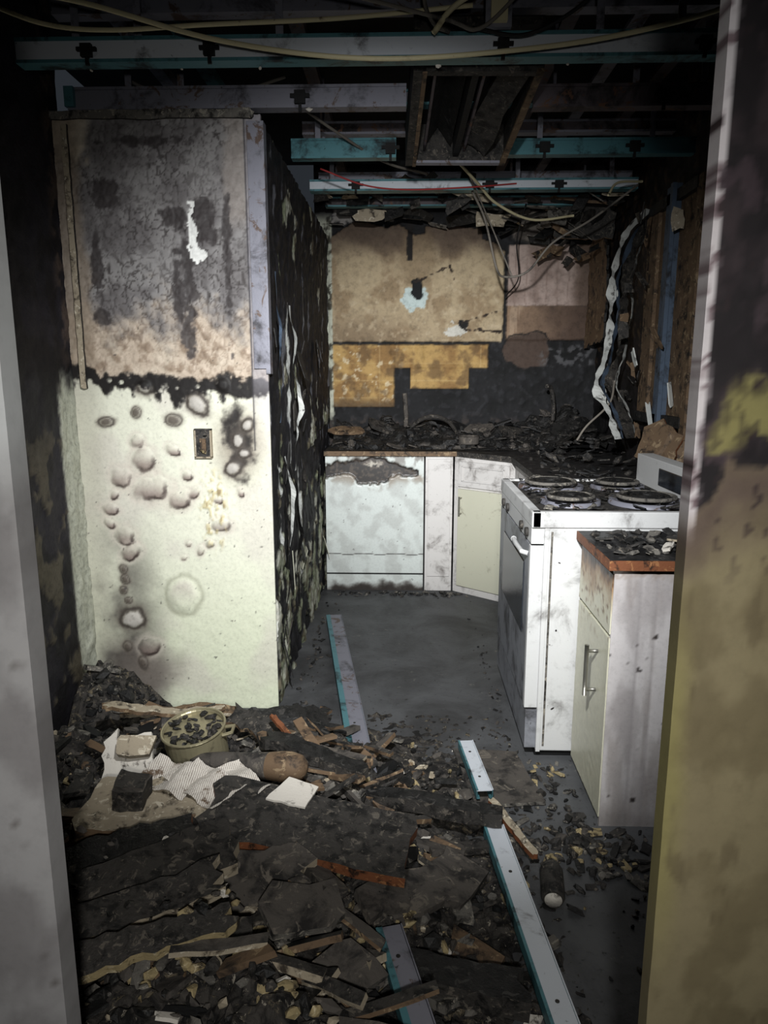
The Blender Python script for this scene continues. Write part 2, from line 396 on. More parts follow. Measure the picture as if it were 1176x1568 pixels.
# ---- back wall ----
def rect(x,z,x0,x1,z0,z1,n,e=.008,j=.01):
    return sm(x0-e,x0+e,x+j*n)*sm(x1+e,x1-e,x+j*n)*sm(z0-e,z0+e,z+j*n)*sm(z1+e,z1-e,z+j*n)
def f_back(x,z):
    n=nz(x*5,z*5,61,5); n2=nz(x*20,z*20,65,4)
    c=lerp((24,24,26),(12,12,13),sm(-.2,.3,n)); d=0
    c=lerp(c,(50,50,54),.5*sm(.2,.45,n2))
    k=rect(x,z,-.5,-.06,2.40,2.56,n2,.01,.03)*sm(-.15,.1,nz(x*6,z*16,3,4)); c=lerp(c,(176,170,164),k*.8)
    top=2.38-.14*sm(.35,.68,x)+.07*n-.05*sm(-.4,-.53,x)
    k=rect(x,z,-.53,.675,1.62,top,n2,.006,.006)
    col=lerp((176,158,128),(148,128,100),sm(-.1,.45,n)); col=lerp(col,(84,70,60),.88*sm(2.12,2.36,z+.08*n)); col=lerp(col,(108,90,70),.65*sm(1.87,1.64,z+.05*n)*sm(.4,-.4,x))
    col=lerp(col,(200,184,156),.4*sm(.2,.5,n2)*sm(2.2,2.0,z))
    q=math.hypot((x-.08)/.14,(z-2.2)/.26); col=lerp(col,(112,92,68),.4*sm(1.2,.5,q+.3*n))
    c=lerp(c,col,k); d+=.012*k
    k=rect(x,z,.01,.05,2.16,2.52,n2,.004,.008); c=lerp(c,(26,22,20),k)
    q=math.hypot((x-.07)/.10,(z-1.92)/.075)+.5*n2+.3*n; c=lerp(c,(196,214,214),sm(1.05,.9,q)*.9); 
    q=math.hypot((x-.08)/.04,(z-1.97)/.075)+.4*n2; c=lerp(c,(16,18,20),sm(1.05,.9,q)); d-=.01*sm(1.1,.9,q)
    q=math.hypot((x-.36)/.075,(z-1.70)/.045)+.6*n2; c=lerp(c,(205,204,196),sm(1.05,.9,q)*.9); 
    q=math.hypot((x-.40)/.04,(z-1.74)/.03)+.5*n2; c=lerp(c,(20,18,18),sm(1.05,.9,q))
    for (x0,z0,x1,z1) in [(.07,2.02,.30,2.12),(.30,2.12,.34,2.02),(.40,1.75,.62,1.82),(.42,1.70,.66,1.69)]:
        L=math.hypot(x1-x0,z1-z0);t=((x-x0)*(x1-x0)+(z-z0)*(z1-z0))/L/L
        if -.05<t<1.05:
            D=abs((x-x0)*(z1-z0)-(z-z0)*(x1-x0))/L+.016*n2*1
            c=lerp(c,(40,30,24),sm(.008,.002,abs(D)))
    for (x0,x1,z0,z1) in [(-.53,-.075,1.17,1.60),(-.10,.13,1.44,1.60),(.04,.45,1.30,1.46),(.08,.58,1.44,1.60)]:
        k=rect(x,z,x0,x1,z0,z1,n2,.004,.003)
        col=lerp((176,144,90),(138,106,64),sm(-.1,.4,n)); g=min(abs((x*8.5)%1-.5),abs((z*8.5)%1-.5)); col=lerp(col,(200,174,124),.4*sm(.03,.0,g)); col=lerp(col,(216,204,176),.7*sm(.3,.45,n2)*sm(.05,-.1,x))
        col=lerp(col,(80,64,46),.85*sm(1.26,1.17,z+.03*n)); col=lerp(col,(98,76,50),.65*sm(.05,.4,nz(x*8,z*8,67,4)))
        c=lerp(c,col,k); d+=.006*k
    k=rect(x,z,.70,1.33,1.86,2.26,n2,.005,.006); col=lerp((182,162,152),(148,128,118),sm(-.2,.4,n)); col=lerp(col,(104,86,74),sm(1.10,1.2,x+.03*n)*.85)
    col=lerp(col,(130,108,98),.5*sm(.02,.0,abs((x*14+.2*n)%1-.5)*.2)); c=lerp(c,col,k*.95); d+=.014*k
    k=rect(x,z,.70,1.32,1.63,1.86,n2,.006,.006); col=lerp((150,124,100),(88,70,59),sm(.6,1.2,x+.2*n)); col=lerp(col,(190,168,144),.5*sm(.1,.4,nz(x*30,z*2,3,3))*sm(1.0,.8,x)); c=lerp(c,col,k*.95); d+=.014*k
    k=rect(x,z,.68,1.0,2.26,2.5,n,.02,.05); c=lerp(c,lerp((150,140,128),(90,80,72),sm(-.2,.2,n2)),k*.7)
    q=math.hypot((x-.86)/.16,(z-1.55)/.13)+.3*n; c=lerp(c,(74,60,52),sm(1.05,.92,q)); c=lerp(c,(16,14,14),.9*sm(.06,.0,abs(q-1.02)))
    k=rect(x,z,.95,1.3,1.45,1.6,n,.02,.04)*sm(0,.3,n2); c=lerp(c,(96,96,98),k*.7)
    k=sm(-.50,-.51,x+.008*n2)*sm(1.0,1.15,z)*sm(2.5,2.4,z); c=lerp(c,lerp((180,182,166),(60,58,50),sm(.0,.35,n2)),k)
    c=lerp(c,(70,58,50),.7*sm(1.12,1.02,z+.05*n)*sm(0,.3,n2))
    return c,d+.003*n2
surf('wall_back',f_back,-.62,XR+.05,0,ZC,.0085,lambda u,v:Vector((u,YB,v)),(0,-1,0),.1,MPg)

def f_right(y,z):
    n=nz(y*5,z*5,71,5); n2=nz(y*18,z*18,75,4)
    c=lerp((34,32,34),(16,15,16),sm(-.2,.3,n)); c=lerp(c,(92,72,52),.7*sm(.1,.4,n2)*sm(1.3,1.6,z))
    return c,.01*n2
surf('wall_right',f_right,YD+.1,YB,0,ZC,.02,lambda u,v:Vector((XR,u,v)),(-1,0,0),.1,MPs)

# ---- front wall with doorway ----
def f_fl(x,z):
    n=nz(x*8,z*6,81,4); n2=nz(x*60,z*60,85,3)
    c=lerp((148,146,146),(124,121,121),sm(-.2,.4,n)); c=lerp(c,(196,198,198),sm(1.20,1.36,z)*.8)
    c=lerp(c,(60,54,50),.4*sm(.7,.85,n2))
    return c,.0006*n2
def f_fr(x,z):
    n=nz(x*12,z*8,91,5); n2=nz(x*50,z*35,95,4); n3=nz(x*20,z*14,98,4)
    low=lerp((122,112,86),(106,96,72),sm(-.2,.4,n)); low=lerp(low,(132,128,66),.4*sm(.385,.35,x+.01*n)*sm(.5,.8,z)*sm(1.2,.95,z))
    low=lerp(low,(88,78,58),.5*sm(.45,.7,nz(x*26,z*9,77,3)))
    c=low
    up=lerp((46,37,40),(22,17,20),sm(-.2,.3,n)); up=lerp(up,(72,58,64),.6*sm(.2,.5,n3))
    zb=1.29+.03*n3-.05*sm(.40,.36,x)
    c=lerp(c,(76,62,58),.75*sm(.09,.0,abs(z-zb+.03)+.02*n)) 
    c=lerp(c,up,sm(zb-.008,zb+.008,z))
    k=rect(x,z,.384,.6,1.318,1.390,n3,.006,.026); c=lerp(c,lerp((132,126,76),(86,80,50),sm(-.2,.3,n2)),k*.85)
    strip=sm(.361,.357,x+.006*n3)*sm(1.17,1.24,z+.02*n)
    c=lerp(c,lerp((198,192,194),(106,90,94),sm(.05,.45,n2)),strip*.95)
    c=lerp(c,(36,26,28),.8*sm(.5,.62,n2)*sm(1.1,1.3,z))
    return c,.0012*n3
a=surf('front_left',f_fl,-1.5,-.487,0,2.05,.011,lambda u,v:Vector((u,.86,v)),(0,-1,0),.04,MPn)
b=surf('front_right',f_fr,.35,1.45,0,2.05,.006,lambda u,v:Vector((u,.868,v)),(0,-1,0),.03,MPn)
mb=MB(); mb.box(-1.5,-.53,YD,YD+.08,0,2.05,'dark'); mb.box(.40,1.45,YD,YD+.08,0,2.05,'dark'); mb.box(-1.5,1.45,.87,YD+.1,2.05,ZC,'dark'); h=mb.build('front_header')
parent('wall_front',[a,b,h])

# ---- floor & ceiling ----
t=NT('sooty_vinyl_floor'); n=t.noise(3,8,.65,.5); n2=t.noise(45,5,.7)
c=t.mix(t.ramp(n,.35,.7),(84,85,87),(52,52,53)); c=t.mix(t.ramp(n2,.58,.7),c,(34,33,32)); n3=t.noise(14,6,.7); c=t.mix(t.ramp(n3,.62,.7),c,(104,102,98))
t.col(c); t.bump(n2,.4,.004); M['floor']=t.fin(.6,0,.4)
mb=MB(); mb.box(-1.6,1.6,-.6,YB+.1,-.1,0,'floor'); mb.build('floor')
mb=MB(); mb.box(-1.6,1.6,-.6,YB+.1,ZC,ZC+.1,'dark')
mb.build('ceiling')

# ---- ceiling channels ----
def channel(mb,x0,x1,y,z,h,web,fl,dep=.045,tilt=0):
    t=.004
    mb.box(x0,x1,y-t,y,z-h/2,z+h/2,web)
    mb.box(x0,x1,y-t,y+dep,z-h/2-t,z-h/2,fl); mb.box(x0,x1,y-t,y+dep,z+h/2,z+h/2+t,fl)
    mb.box(x0,x1,y-t-.006,y-t,z-h/2-t,z-h/2+.006,fl); mb.box(x0,x1,y-t-.006,y-t,z+h/2-.006,z+h/2+t,fl)
def clip(mb,x,y,z,w=.035,h=.05,m='black'):
    mb.box(x-w/2,x+w/2,y-.02,y-.002,z-h*.45,z+h*.3,m); mb.box(x-w*.9,x+w*.9,y-.016,y-.002,z-h*.1,z+h*.12,m)
    mb.box(x-.006,x+.006,y-.012,y-.004,z-h*.9,z-h*.4,m)
mb=MB()
channel(mb,-1.24,1.3,2.46,2.405,.066,'steelw','teal')
for x in (-1.01,-.62,.30,.92): clip(mb,x,2.46,2.405)
for x in (-1.0,-.71,-.46,.1,.5): mb.chunk((x,2.45,2.345),.009,'plaster',random)
mb.build('ceiling_channel')
mb=MB(); channel(mb,-1.27,.0,2.88,2.412,.07,'steelg','steelg'); clip(mb,-.395,2.88,2.412,.04,.06); mb.box(-1.275,-1.24,2.855,2.875,2.38,2.45,'teal')
for x in (-1.1,-.36,-.8): mb.chunk((x,2.86,2.36),.014,'plaster',random)
channel(mb,.47,1.3,2.90,2.412,.07,'steelr','steelr'); clip(mb,.95,2.9,2.412,.04,.06)
mb.build('ceiling_channel')
mb=MB(); channel(mb,XS+.01,-.045,3.46,2.40,.075,'teal','teal'); channel(mb,.36,1.29,3.46,2.40,.06,'teal','teal')
for x in (-.07,.62,1.02): clip(mb,x,3.46,2.40,.045,.06)
mb.build('ceiling_channel')
mb=MB(); channel(mb,XS+.01,1.24,4.1,2.40,.05,'steelw','teal',.06)
for x in (-.27,.45,.82): clip(mb,x,4.1,2.40,.045,.05)
mb.build('ceiling_channel')
mb=MB()
for i,(y,z) in enumerate([(3.15,2.5),(3.7,2.56),(4.35,2.5),(4.7,2.45),(2.65,2.62),(2.1,2.66)]):
    channel(mb,(-.5 if y>2.8 else -1.2),1.28,y,z,.05,'steelr' if i%2 else 'steelg','teal' if i%3==0 else 'steelg')
for x,m in ((-1.05,'steelg'),(-.85,'teal'),(-.4,'steelr'),(.6,'steelr'),(.85,'steelg'),(1.1,'steelr')):
    y0=1.9; y1=5.0 if x>-.5 else 3.6
    mb.box(x-.02,x+.02,y0,y1,2.66,2.70,m); mb.box(x-.035,x-.02,y0,y1,2.66,2.663,m)
for x,y in ((-1.05,2.46),(-.85,2.46),(-.4,2.46),(.6,2.46),(.85,2.46),(-1.05,2.9),(-.85,2.9),(.85,2.9),(1.1,2.9),(.6,3.46),(1.1,3.46),(-.4,3.46),(.6,4.1),(-.4,4.1),(1.1,4.1)):
    mb.box(x-.012,x+.012,y+.01,y+.014,2.4,2.68,'steelg')
for x,y in ((.6,4.37),(1.1,4.72),(-.4,4.37),(.6,3.17),(-.4,3.72)): mb.box(x-.006,x+.006,y,y+.004,2.45,2.8,'steelg')
mb.build('ceiling_suspension_frame')

mb=MB(); mb.box(.24,.32,2.42,2.44,2.44,2.8,'steelg'); mb.box(.255,.305,2.40,2.42,2.45,2.52,'cablew'); mb.build('hanger_strap')

# ---- recessed light troffer ----
mb=MB(); W=.43;L=.76;hh=.16
xf=T(.225,2.95,2.342,-6.5,0,2)
mb.box(-W/2,-W/2+.045,-L/2,L/2,-.012,.0,'char2',xf); mb.box(-W/2+.03,-W/2+.045,-L/2,L/2,-.016,-.011,'woodb',xf); mb.box(W/2-.025,W/2,-L/2,L/2,-.01,0,'woodb',xf)
mb.box(-W/2,W/2,-L/2,-L/2+.03,-.01,0,'char2',xf); mb.box(-W/2,W/2,L/2-.03,L/2,-.01,0,'steelg',xf)
mb.box(-W/2,-W/2+.006,-L/2,L/2,0,hh,'black',xf); mb.box(W/2-.006,W/2,-L/2,L/2,0,hh,'char2',xf)
mb.box(-W/2,W/2,-L/2,-L/2+.006,0,hh,'char2',xf); mb.box(-W/2,W/2,L/2-.006,L/2,0,hh,'char2',xf)
mb.box(-W/2,W/2,-L/2,L/2,hh,hh+.006,'black',xf)
for cx,mm in ((-.08,'char'),(.09,'char2')):
    vs=[(cx-.055,-L/2+.05,.05),(cx,-L/2+.05,.13),(cx+.055,-L/2+.05,.05),(cx-.055,L/2-.05,.05),(cx,L/2-.05,.13),(cx+.055,L/2-.05,.05)]
    mb.add(vs,[(0,1,4,3),(1,2,5,4)],mm,xf)
    mb.box(cx-.06,cx-.05,-L/2+.03,L/2-.03,.04,.06,'steelr',xf)
mb.box(-.012,.012,-L/2+.02,L/2-.02,.02,.10,'black',xf)
xf2=xf@T(.10,.02,.045,0,28,8); mb.board(.11,.6,.006,'steelr','char2',xf2,random,.015)
mb.build('recessed_ceiling_light_fixture')

# ---- cables ----
def smooth_pts(P,n=10):
    P=[Vector(p) for p in P]; out=[]
    Q=[P[0]*2-P[1]]+P+[P[-1]*2-P[-2]]
    for i in range(1,len(Q)-2):
        for k in range(n):
            t=k/n; a,b,c,d=Q[i-1],Q[i],Q[i+1],Q[i+2]
            out.append(.5*((2*b)+(c-a)*t+(2*a-5*b+4*c-d)*t*t+(3*b-a-3*c+d)*t**3))
    out.append(P[-1]); return out
def cable(name,P,r,m):
    mb=MB(); mb.tube(smooth_pts(P),r,m); return mb.build(name,True)
cable('electrical_cable',[(-1.28,2.30,2.52),(-.95,2.28,2.46),(-.55,2.32,2.37),(-.1,2.34,2.325),(.4,2.34,2.35),(.75,2.33,2.40),(1.0,2.32,2.47),(1.3,2.3,2.62)],.0075,'cablew')
cable('electrical_cable',[(-1.28,2.35,2.50),(-1.1,2.36,2.44),(-.9,2.36,2.42),(-.6,2.38,2.44),(-.2,2.42,2.47),(.2,2.42,2.5)],.007,'cablew')
cable('electrical_cable',[(-1.2,2.2,2.60),(-.8,2.25,2.52),(-.3,2.3,2.50),(.1,2.36,2.44),(.22,2.38,2.42),(.35,2.36,2.52),(.5,2.3,2.62)],.006,'cableg')
cable('electrical_cable',[(.08,2.36,2.40),(.14,2.36,2.47),(.27,2.33,2.54),(.40,2.3,2.66)],.0085,'cablew')
cable('electrical_cable',[(.06,2.35,2.62),(.05,2.36,2.5),(.08,2.37,2.43),(.13,2.38,2.41)],.006,'cableg')
cable('electrical_cable',[(.2,2.4,2.43),(.35,2.38,2.40),(.48,2.34,2.44),(.55,2.3,2.5),(.6,2.3,2.66)],.006,'black')
cable('electrical_cable',[(.22,3.5,2.37),(.36,3.8,2.33),(.48,4.0,2.28),(.70,4.2,2.24),(.95,4.3,2.28)],.007,'cablew')
cable('electrical_cable',[(.34,3.9,2.32),(.42,4.0,2.20),(.5,4.1,1.97),(.56,4.15,1.93),(.68,4.15,1.96),(.80,4.1,2.10),(.98,4.0,2.2),(1.15,3.8,2.32)],.006,'cableg')
cable('electrical_cable',[(.3,3.7,2.36),(.45,4.05,2.2),(.60,4.2,1.94)],.004,'cableg')
cable('electrical_cable',[(-.4,3.55,2.34),(-.2,3.6,2.28),(0,3.65,2.27),(.3,3.7,2.29),(.55,3.8,2.33)],.004,'cabler')
cable('electrical_cable',[(-.5,3.0,2.48),(-.3,3.3,2.42),(-.1,3.6,2.38),(.1,3.8,2.38)],.006,'cableg')
cable('electrical_cable',[(.98,3.7,2.25),(1.05,3.8,2.33),(1.2,3.9,2.36)],.006,'cablew')
cable('electrical_cable',[(-1.1,3.1,2.55),(-.9,3.0,2.44),(-.85,2.95,2.40),(-.7,3.1,2.5),(-.5,3.2,2.6)],.006,'cableg')
cable('electrical_cable',[(.72,4.55,2.40),(.68,4.6,2.2),(.72,4.75,2.0),(.66,4.9,1.9)],.004,'black')
cable('electrical_cable',[(1.18,4.1,1.36),(1.13,4.0,1.24),(1.0,3.95,1.12),(.95,3.95,1.04)],.006,'cableg')
mb=MB(); R=random.Random(5)
for i in range(64):
    x=R.uniform(-.5,1.25); y=R.uniform(4.2,5.0)
    mb.plate((x,y,2.40+R.uniform(-.05,.07)+(-.08 if x>.6 else 0)),R.uniform(.06,.26),R.uniform(.03,.09),.006,R.choice(['char2','ash','ply','char','slab','char']),R,Euler((R.uniform(-1.2,1.2),R.uniform(-.6,.6),R.uniform(-.7,.7))))
mb.plate((.50,4.5,2.30),.22,.10,.01,'ply',R,Euler((1.1,.1,-.2))); mb.plate((.88,4.4,2.30),.16,.12,.01,'ash',R,Euler((1.2,.1,.3)))
mb.build('hanging_ceiling_scraps')
# burnt remnant of wall cupboard in the back right corner
mb=MB(); R=random.Random(15)
mb.ragged([(0,0),(.42,.03),(.45,.30),(.38,.62),(.20,.70),(.02,.66),(.05,.3)],.016,'woodb',T(1.24,5.04,1.58,90,0,-88),R,.014,.03,'char')
mb.ragged([(0,0),(.34,.02),(.36,.16),(.2,.26),(.02,.2)],.016,'char2',T(.93,4.72,2.22,80,4,-12),R,.014,.03,'woodb')
mb.ragged([(0,0),(.40,0),(.42,.4),(.05,.38)],.016,'char',T(.88,4.6,2.44,0,6,2),R,.015,.04,'woodb')
for i in range(16):
    mb.plate((R.uniform(.85,1.25),R.uniform(4.5,4.95),R.uniform(2.1,2.45)),R.uniform(.06,.2),R.uniform(.03,.08),.008,R.choice(['char','char2','woodb','char']),R,Euler((R.uniform(-1.3,1.3),R.uniform(-1,1),R.uniform(-1,1))))
mb.build('burnt_wall_cupboard')

# ---- window on right wall with peeled casing ----
mb=MB(); R=random.Random(9)
x=XR-.02
mb.box(x-.012,x,3.35,4.05,1.2,2.2,'woodb'); mb.box(x-.04,x-.012,3.60,3.72,1.15,2.28,'bluestud'); mb.box(x-.06,x-.04,3.59,3.62,1.15,2.28,'bluestud')
mb.box(x-.035,x-.012,3.30,3.36,1.1,2.25,'woodb'); mb.box(x-.04,x-.012,3.35,4.05,2.2,2.25,'char'); mb.box(x-.04,x-.012,3.35,4.05,1.15,1.2,'char')
mb.box(x-.03,x-.012,3.85,3.95,1.2,2.2,'woodb')
for k,(mm,w0) in enumerate((('peel',.030),('bluestud',.018),('char2',.04),('peel',.014))):
    P=[(x-.03,3.95,2.24),(x-.11,4.02,2.12),(x-.155,4.05,1.92),(x-.15,4.06,1.72),(x-.17,4.06,1.5),(x-.22,4.02,1.34),(x-.17,3.9,1.18),(x-.15,3.8,1.06)]
    P=[(p[0]+.045*k-.03,p[1]+.03*k,p[2]) for p in P]
    S=smooth_pts(P,10); vs=[];fs=[]
    for i,p in enumerate(S):
        w=w0*(.75+.9*nz(p.z*9,k,0,3)); o=.012*nz(p.z*6,k,5,3)
        vs+= [(p.x-w+o,p.y-.01,p.z),(p.x+w+o,p.y+.03,p.z),(p.x+w*.6+o,p.y+.05,p.z)]
        if i: fs+=[(3*i-3,3*i,3*i+1,3*i-2),(3*i-2,3*i+1,3*i+2,3*i-1)]
    mb.add(vs,fs,mm)
for i in range(26):
    mb.plate((x-R.uniform(.02,.16),R.uniform(3.5,4.3),R.choice((R.uniform(1.05,1.5),R.uniform(1.05,2.2)))),R.uniform(.05,.16),R.uniform(.02,.06),.006,R.choice(['woodb','char','char2','char2','woodb','peel','char']),R,Euler((R.uniform(-.4,.4),1.3+R.uniform(-.5,.5),R.uniform(-1,1))))
mb.ragged([(0,0),(.2,0),(.22,.12),(.1,.2),(.02,.16)],.012,'woodb',T(x-.20,3.45,1.0,70,0,-50),R,.008,.03,'wood')
mb.ragged([(0,0),(.14,0),(.12,.14),(.03,.16)],.012,'woodb',T(x-.14,3.36,.98,80,10,-30),R,.008,.03,'wood')
mb.plate((x-.06,3.50,2.10),.12,.06,.02,'ply',R,Euler((0,1.4,1.2)))
mb.build('window_1')

# ---- base cabinets back & diagonal ----
ZT=.92
def f_dw(x,z):
    n=nz(x*9,z*9,111,5); n2=nz(x*40,z*40,115,4)
    c=lerp((202,208,204),(184,188,184),sm(-.2,.4,n)); d=0
    u=(x+.555)/.68
    lo=.735+.035*n+.025*math.sin(u*9); hi=.79+.075*math.sin(max(0,min(1,u*1.05))*math.pi)**.6+.03*n
    if u<.95:
        k=sm(lo-.012,lo+.006,z+.010*n2)*sm(hi+.012,hi-.006,z+.012*n2)
        c=lerp(c,(34,29,26),k)
        c=lerp(c,(84,74,64),k*.7*sm(.05,.3,n2))
        ins=rect(x,z,-.25,-.14,.825,.85,n2,.006,.02); c=lerp(c,(196,190,176),ins*.9)
        d-=.012*k
    c=lerp(c,(120,104,88),.6*sm(.06,.0,abs(z-lo+.02))*sm(-.1,.4,n))
    c=lerp(c,(70,60,54),.5*sm(.80,.86,z)*sm(.0,.3,nz(x*16,z*10,118,4)))
    c=lerp(c,(40,34,30),sm(.0035,.0015,abs(z-.245+.004*math.sin(x*30))))
    c=lerp(c,(60,52,46),.6*sm(.012,.0,abs(z-.885))*sm(0,.3,n2))
    c=lerp(c,(60,56,54),.8*sm(.8,.9,nz(x*60,z*60,7,2)))
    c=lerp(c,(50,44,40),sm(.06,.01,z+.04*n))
    return c,d
fr=surf('dishwasher_front',f_dw,-.505,.125,.0,ZT-.03,.006,lambda u,v:Vector((u,4.5,v)),(0,-1,0),.02,MPe)
mb=MB(); mb.box(-.50,.12,4.525,5.06,.02,ZT-.04,'white2'); body=mb.build('dishwasher_body')
mb=MB(); mb.box(-.505,.125,4.49,4.50,.112,.118,'black'); kick=mb.build('kick_seam')
parent('dishwasher',[fr,body,kick])
mb=MB()
mb.box(.135,.31,4.5,5.06,.0,ZT-.03,'white2'); mb.box(.15,.295,4.488,4.5,.10,ZT-.05,'white2')
A=Vector((.32,4.5,0));B_=Vector((.66,4.22,0)); dirv=(B_-A); Ld=dirv.length; ang=math.degrees(math.atan2(dirv.y,dirv.x))
xf=T(A.x,A.y,0,0,0,ang)
mb.box(0,Ld,0,.03,0,ZT-.03,'white2',xf)
dc=mb.build('carcass',bevel=.002)
mb=MB(); mb.box(.04,Ld-.03,-.018,0,.70,ZT-.06,'white2',xf)
for a0,a1,b0,b1 in ((.07,Ld-.06,.735,.745),(.07,Ld-.06,.825,.835),(.07,.08,.735,.835),(Ld-.07,Ld-.06,.735,.835)): mb.box(a0,a1,-.026,-.018,b0,b1,'white2',xf)
dr=mb.build('drawer_front',bevel=.003)
mb=MB(); mb.box(.04,Ld-.03,-.018,0,.05,.685,'cream',xf); do=mb.build('door',bevel=.003)
mb=MB(); mb.tube([tuple(xf@Vector((.07,-.045,z))) for z in (.52,.56,.6,.64)],.006,'handle'); mb.tube([tuple(xf@Vector((.07,y,.53))) for y in (-.018,-.045)],.005,'handle'); mb.tube([tuple(xf@Vector((.07,y,.63))) for y in (-.018,-.045)],.005,'handle')
ha=mb.build('handle')
mb=MB(); mb.box(.66,XR-.03,3.26,4.22,0,ZT-.03,'white2'); mb.box(.66,XR-.03,4.22,5.06,0,ZT-.03,'white2'); rc=mb.build('corner_body')
parent('corner_base_cabinet',[dc,dr,do,ha,rc])
mb=MB(); out=[(XS+.02,4.47),(.33,4.47),(.63,4.19),(.63,3.26),(XR-.03,3.26),(XR-.03,5.07),(XS+.02,5.07)]
n=len(out); vs=[(p[0],p[1],ZT-.03) for p in out]+[(p[0],p[1],ZT) for p in out]
mb.add(vs,[tuple(range(n))[::-1],tuple(range(n,2*n))]+[(i,(i+1)%n,n+(i+1)%n,n+i) for i in range(n)],['char2','counter']+['char2' if i else 'woodb' for i in range(n)])
mb.build('kitchen_countertop')
def rubble(mb,cnt,rx,ry,zf,sz,mats,R,flat=.6,plates=.3):
    for i in range(cnt):
        x=R.uniform(*rx);y=R.uniform(*ry);s_=R.uniform(*sz)*(1.6 if R.random()<.08 else 1); z=zf(x,y)+s_*.25
        m=R.choice(mats)
        if R.random()<plates: mb.plate((x,y,z),s_*R.uniform(2,4),s_*R.uniform(1,2.2),s_*.25,m,R)
        else: mb.chunk((x,y,z),s_,m,R,flat)
mb=MB(); R=random.Random(21)
def zc_(x,y): return ZT+.19*sm(4.58,4.98,y)*(.55+.6*nz(x*5,y*5,2,3))+.12*sm(.7,1.2,x)*sm(3.3,4.2,y)*(.6+nz(x*4,y*4,7,2))
nx_,ny_=60,30
vs=[];fs=[]
def zz(x,y): return max(ZT+.002,zc_(x,y)+.015*nz(x*20,y*20,1,3))
for j in range(ny_+1):
    for i in range(nx_+1):
        x=XS+.05+(XR-.09-XS)*i/nx_; y=4.5+.55*j/ny_; vs.append((x,y,zz(x,y)))
for j in range(ny_):
    for i in range(nx_): a=j*(nx_+1)+i; fs.append((a,a+1,a+nx_+2,a+nx_+1))
mb.add(vs,fs,'char')
rubble(mb,340,(-.44,1.2),(4.55,5.0),zc_,(.008,.042),['char','char','char2','char2','black','slab'],R,.9,.4)
rubble(mb,120,(.7,1.2),(3.35,4.6),zc_,(.008,.03),['char','char2','char','black','char2'],R,.7,.4)
mb.tube(smooth_pts([(-.0,4.9,1.0),(.1,4.85,1.09),(.2,4.8,1.12),(.3,4.85,1.08),(.36,4.9,1.0)]),.014,'char2')
mb.tube(smooth_pts([(.0,4.95,.95),(.01,4.95,1.1),(.0,4.95,1.27)]),.016,'slab')
mb.tube(smooth_pts([(.98,4.85,.95),(1.0,4.85,1.15),(.97,4.8,1.3),(.93,4.75,1.32)]),.014,'char2')
for (px,py,pw,pl,pm) in ((-.4,4.85,.10,.25,'woodb'),(-.15,4.9,.12,.2,'char2'),(.5,4.88,.14,.2,'slab'),(.75,4.85,.12,.22,'char2'),(1.05,4.7,.16,.2,'char')):
    mb.plate((px,py,zc_(px,py)+.04),pl,pw,.02,pm,R,Euler((R.uniform(.2,.9),R.uniform(-.4,.4),R.uniform(-.5,.5))))
mb.build('countertop_debris')
mb=MB(); mb.lathe([(.0,0),(.06,0),(.065,.004),(.068,.05),(.072,.054),(.068,.05),(.06,.01),(0,.01)],'slab',T(.42,4.66,ZT+.03)); mb.build('saucepan')
# ---- stove ----
SX0,SX1,SY0,SY1,SH=.445,1.10,2.43,3.22,.92
mb=MB(); mb.box(SX0+.045,SX1,SY0,SY1,.03,SH-.02,'white'); mb.box(SX0+.045,SX1-.02,SY0+.02,SY1-.02,0,.03,'black')
body=mb.build('body',bevel=.004)
mb=MB()
mb.box(SX0+.01,SX1,SY0-.005,SY1+.005,SH-.02,SH+.004,'char2')
for a in ((SX0-.002,SX0+.032,SY0-.008,SY1+.008),(SX1-.03,SX1,SY0-.008,SY1+.008),(SX0,SX1,SY0-.008,SY0+.022),(SX0,SX1,SY1-.022,SY1+.008)):
    mb.box(a[0],a[1],a[2],a[3],SH-.045,SH+.012,'white')
top=mb.build('cooktop',bevel=.004)
mb=MB()
for cx,cy,r in ((.62,2.63,.085),(.62,3.0,.105),(.90,2.63,.105),(.90,3.0,.085)):
    mb.lathe([(r*.3,SH+.006),(r*1.0,SH+.012),(r*1.15,SH+.022),(r*1.28,SH+.022),(r*1.3,SH+.006)],'steelg',T(cx,cy,0))
    for k in range(4): mb.torus((cx,cy,SH+.034),r*(.28+.23*k),.0075,'ash' if k==3 else 'char')
bu=mb.build('burners',True)
mb=MB(); R=random.Random(3)
rubble(mb,150,(SX0+.05,SX1-.08),(SY0+.03,SY1-.03),lambda x,y:SH+.016,(.006,.018),['char','char2','black','char','ash','char2'],R,.6,.7); sd=mb.build('stove_top_debris')
mb=MB(); mb.box(SX0,SX0+.045,SY0+.004,SY1-.004,.20,SH-.11,'ovenface'); mb.box(SX0-.004,SX0,SY0+.12,SY1-.14,.45,.72,'burnglass'); mb.box(SX0-.002,SX0+.045,SY0+.002,SY0+.03,.20,SH-.11,'white')
mb.box(SX0,SX0+.045,SY0+.004,SY1-.004,SH-.105,SH-.045,'white'); mb.box(SX0+.004,SX0+.045,SY0+.004,SY1-.004,.04,.19,'ovenface')
mb.tube([(SX0,SY0+.05,.77),(SX0-.022,SY0+.06,.775),(SX0-.026,SY0+.16,.778),(SX0-.024,SY0+.24,.78)],.009,'white')
for yy in (2.5,2.62,2.98,3.1): mb.cyl((0,0,0),.017,.012,'char2',T(SX0,yy,SH-.075,0,-90,0))
door=mb.build('oven_door',bevel=.003)
mb=MB(); mb.box(SX1-.05,SX1+.02,SY0,SY1,SH,SH+.13,'white'); mb.box(SX1-.055,SX1-.05,SY0+.2,SY0+.5,SH+.03,SH+.1,'burnglass'); bg=mb.build('backguard',bevel=.008)
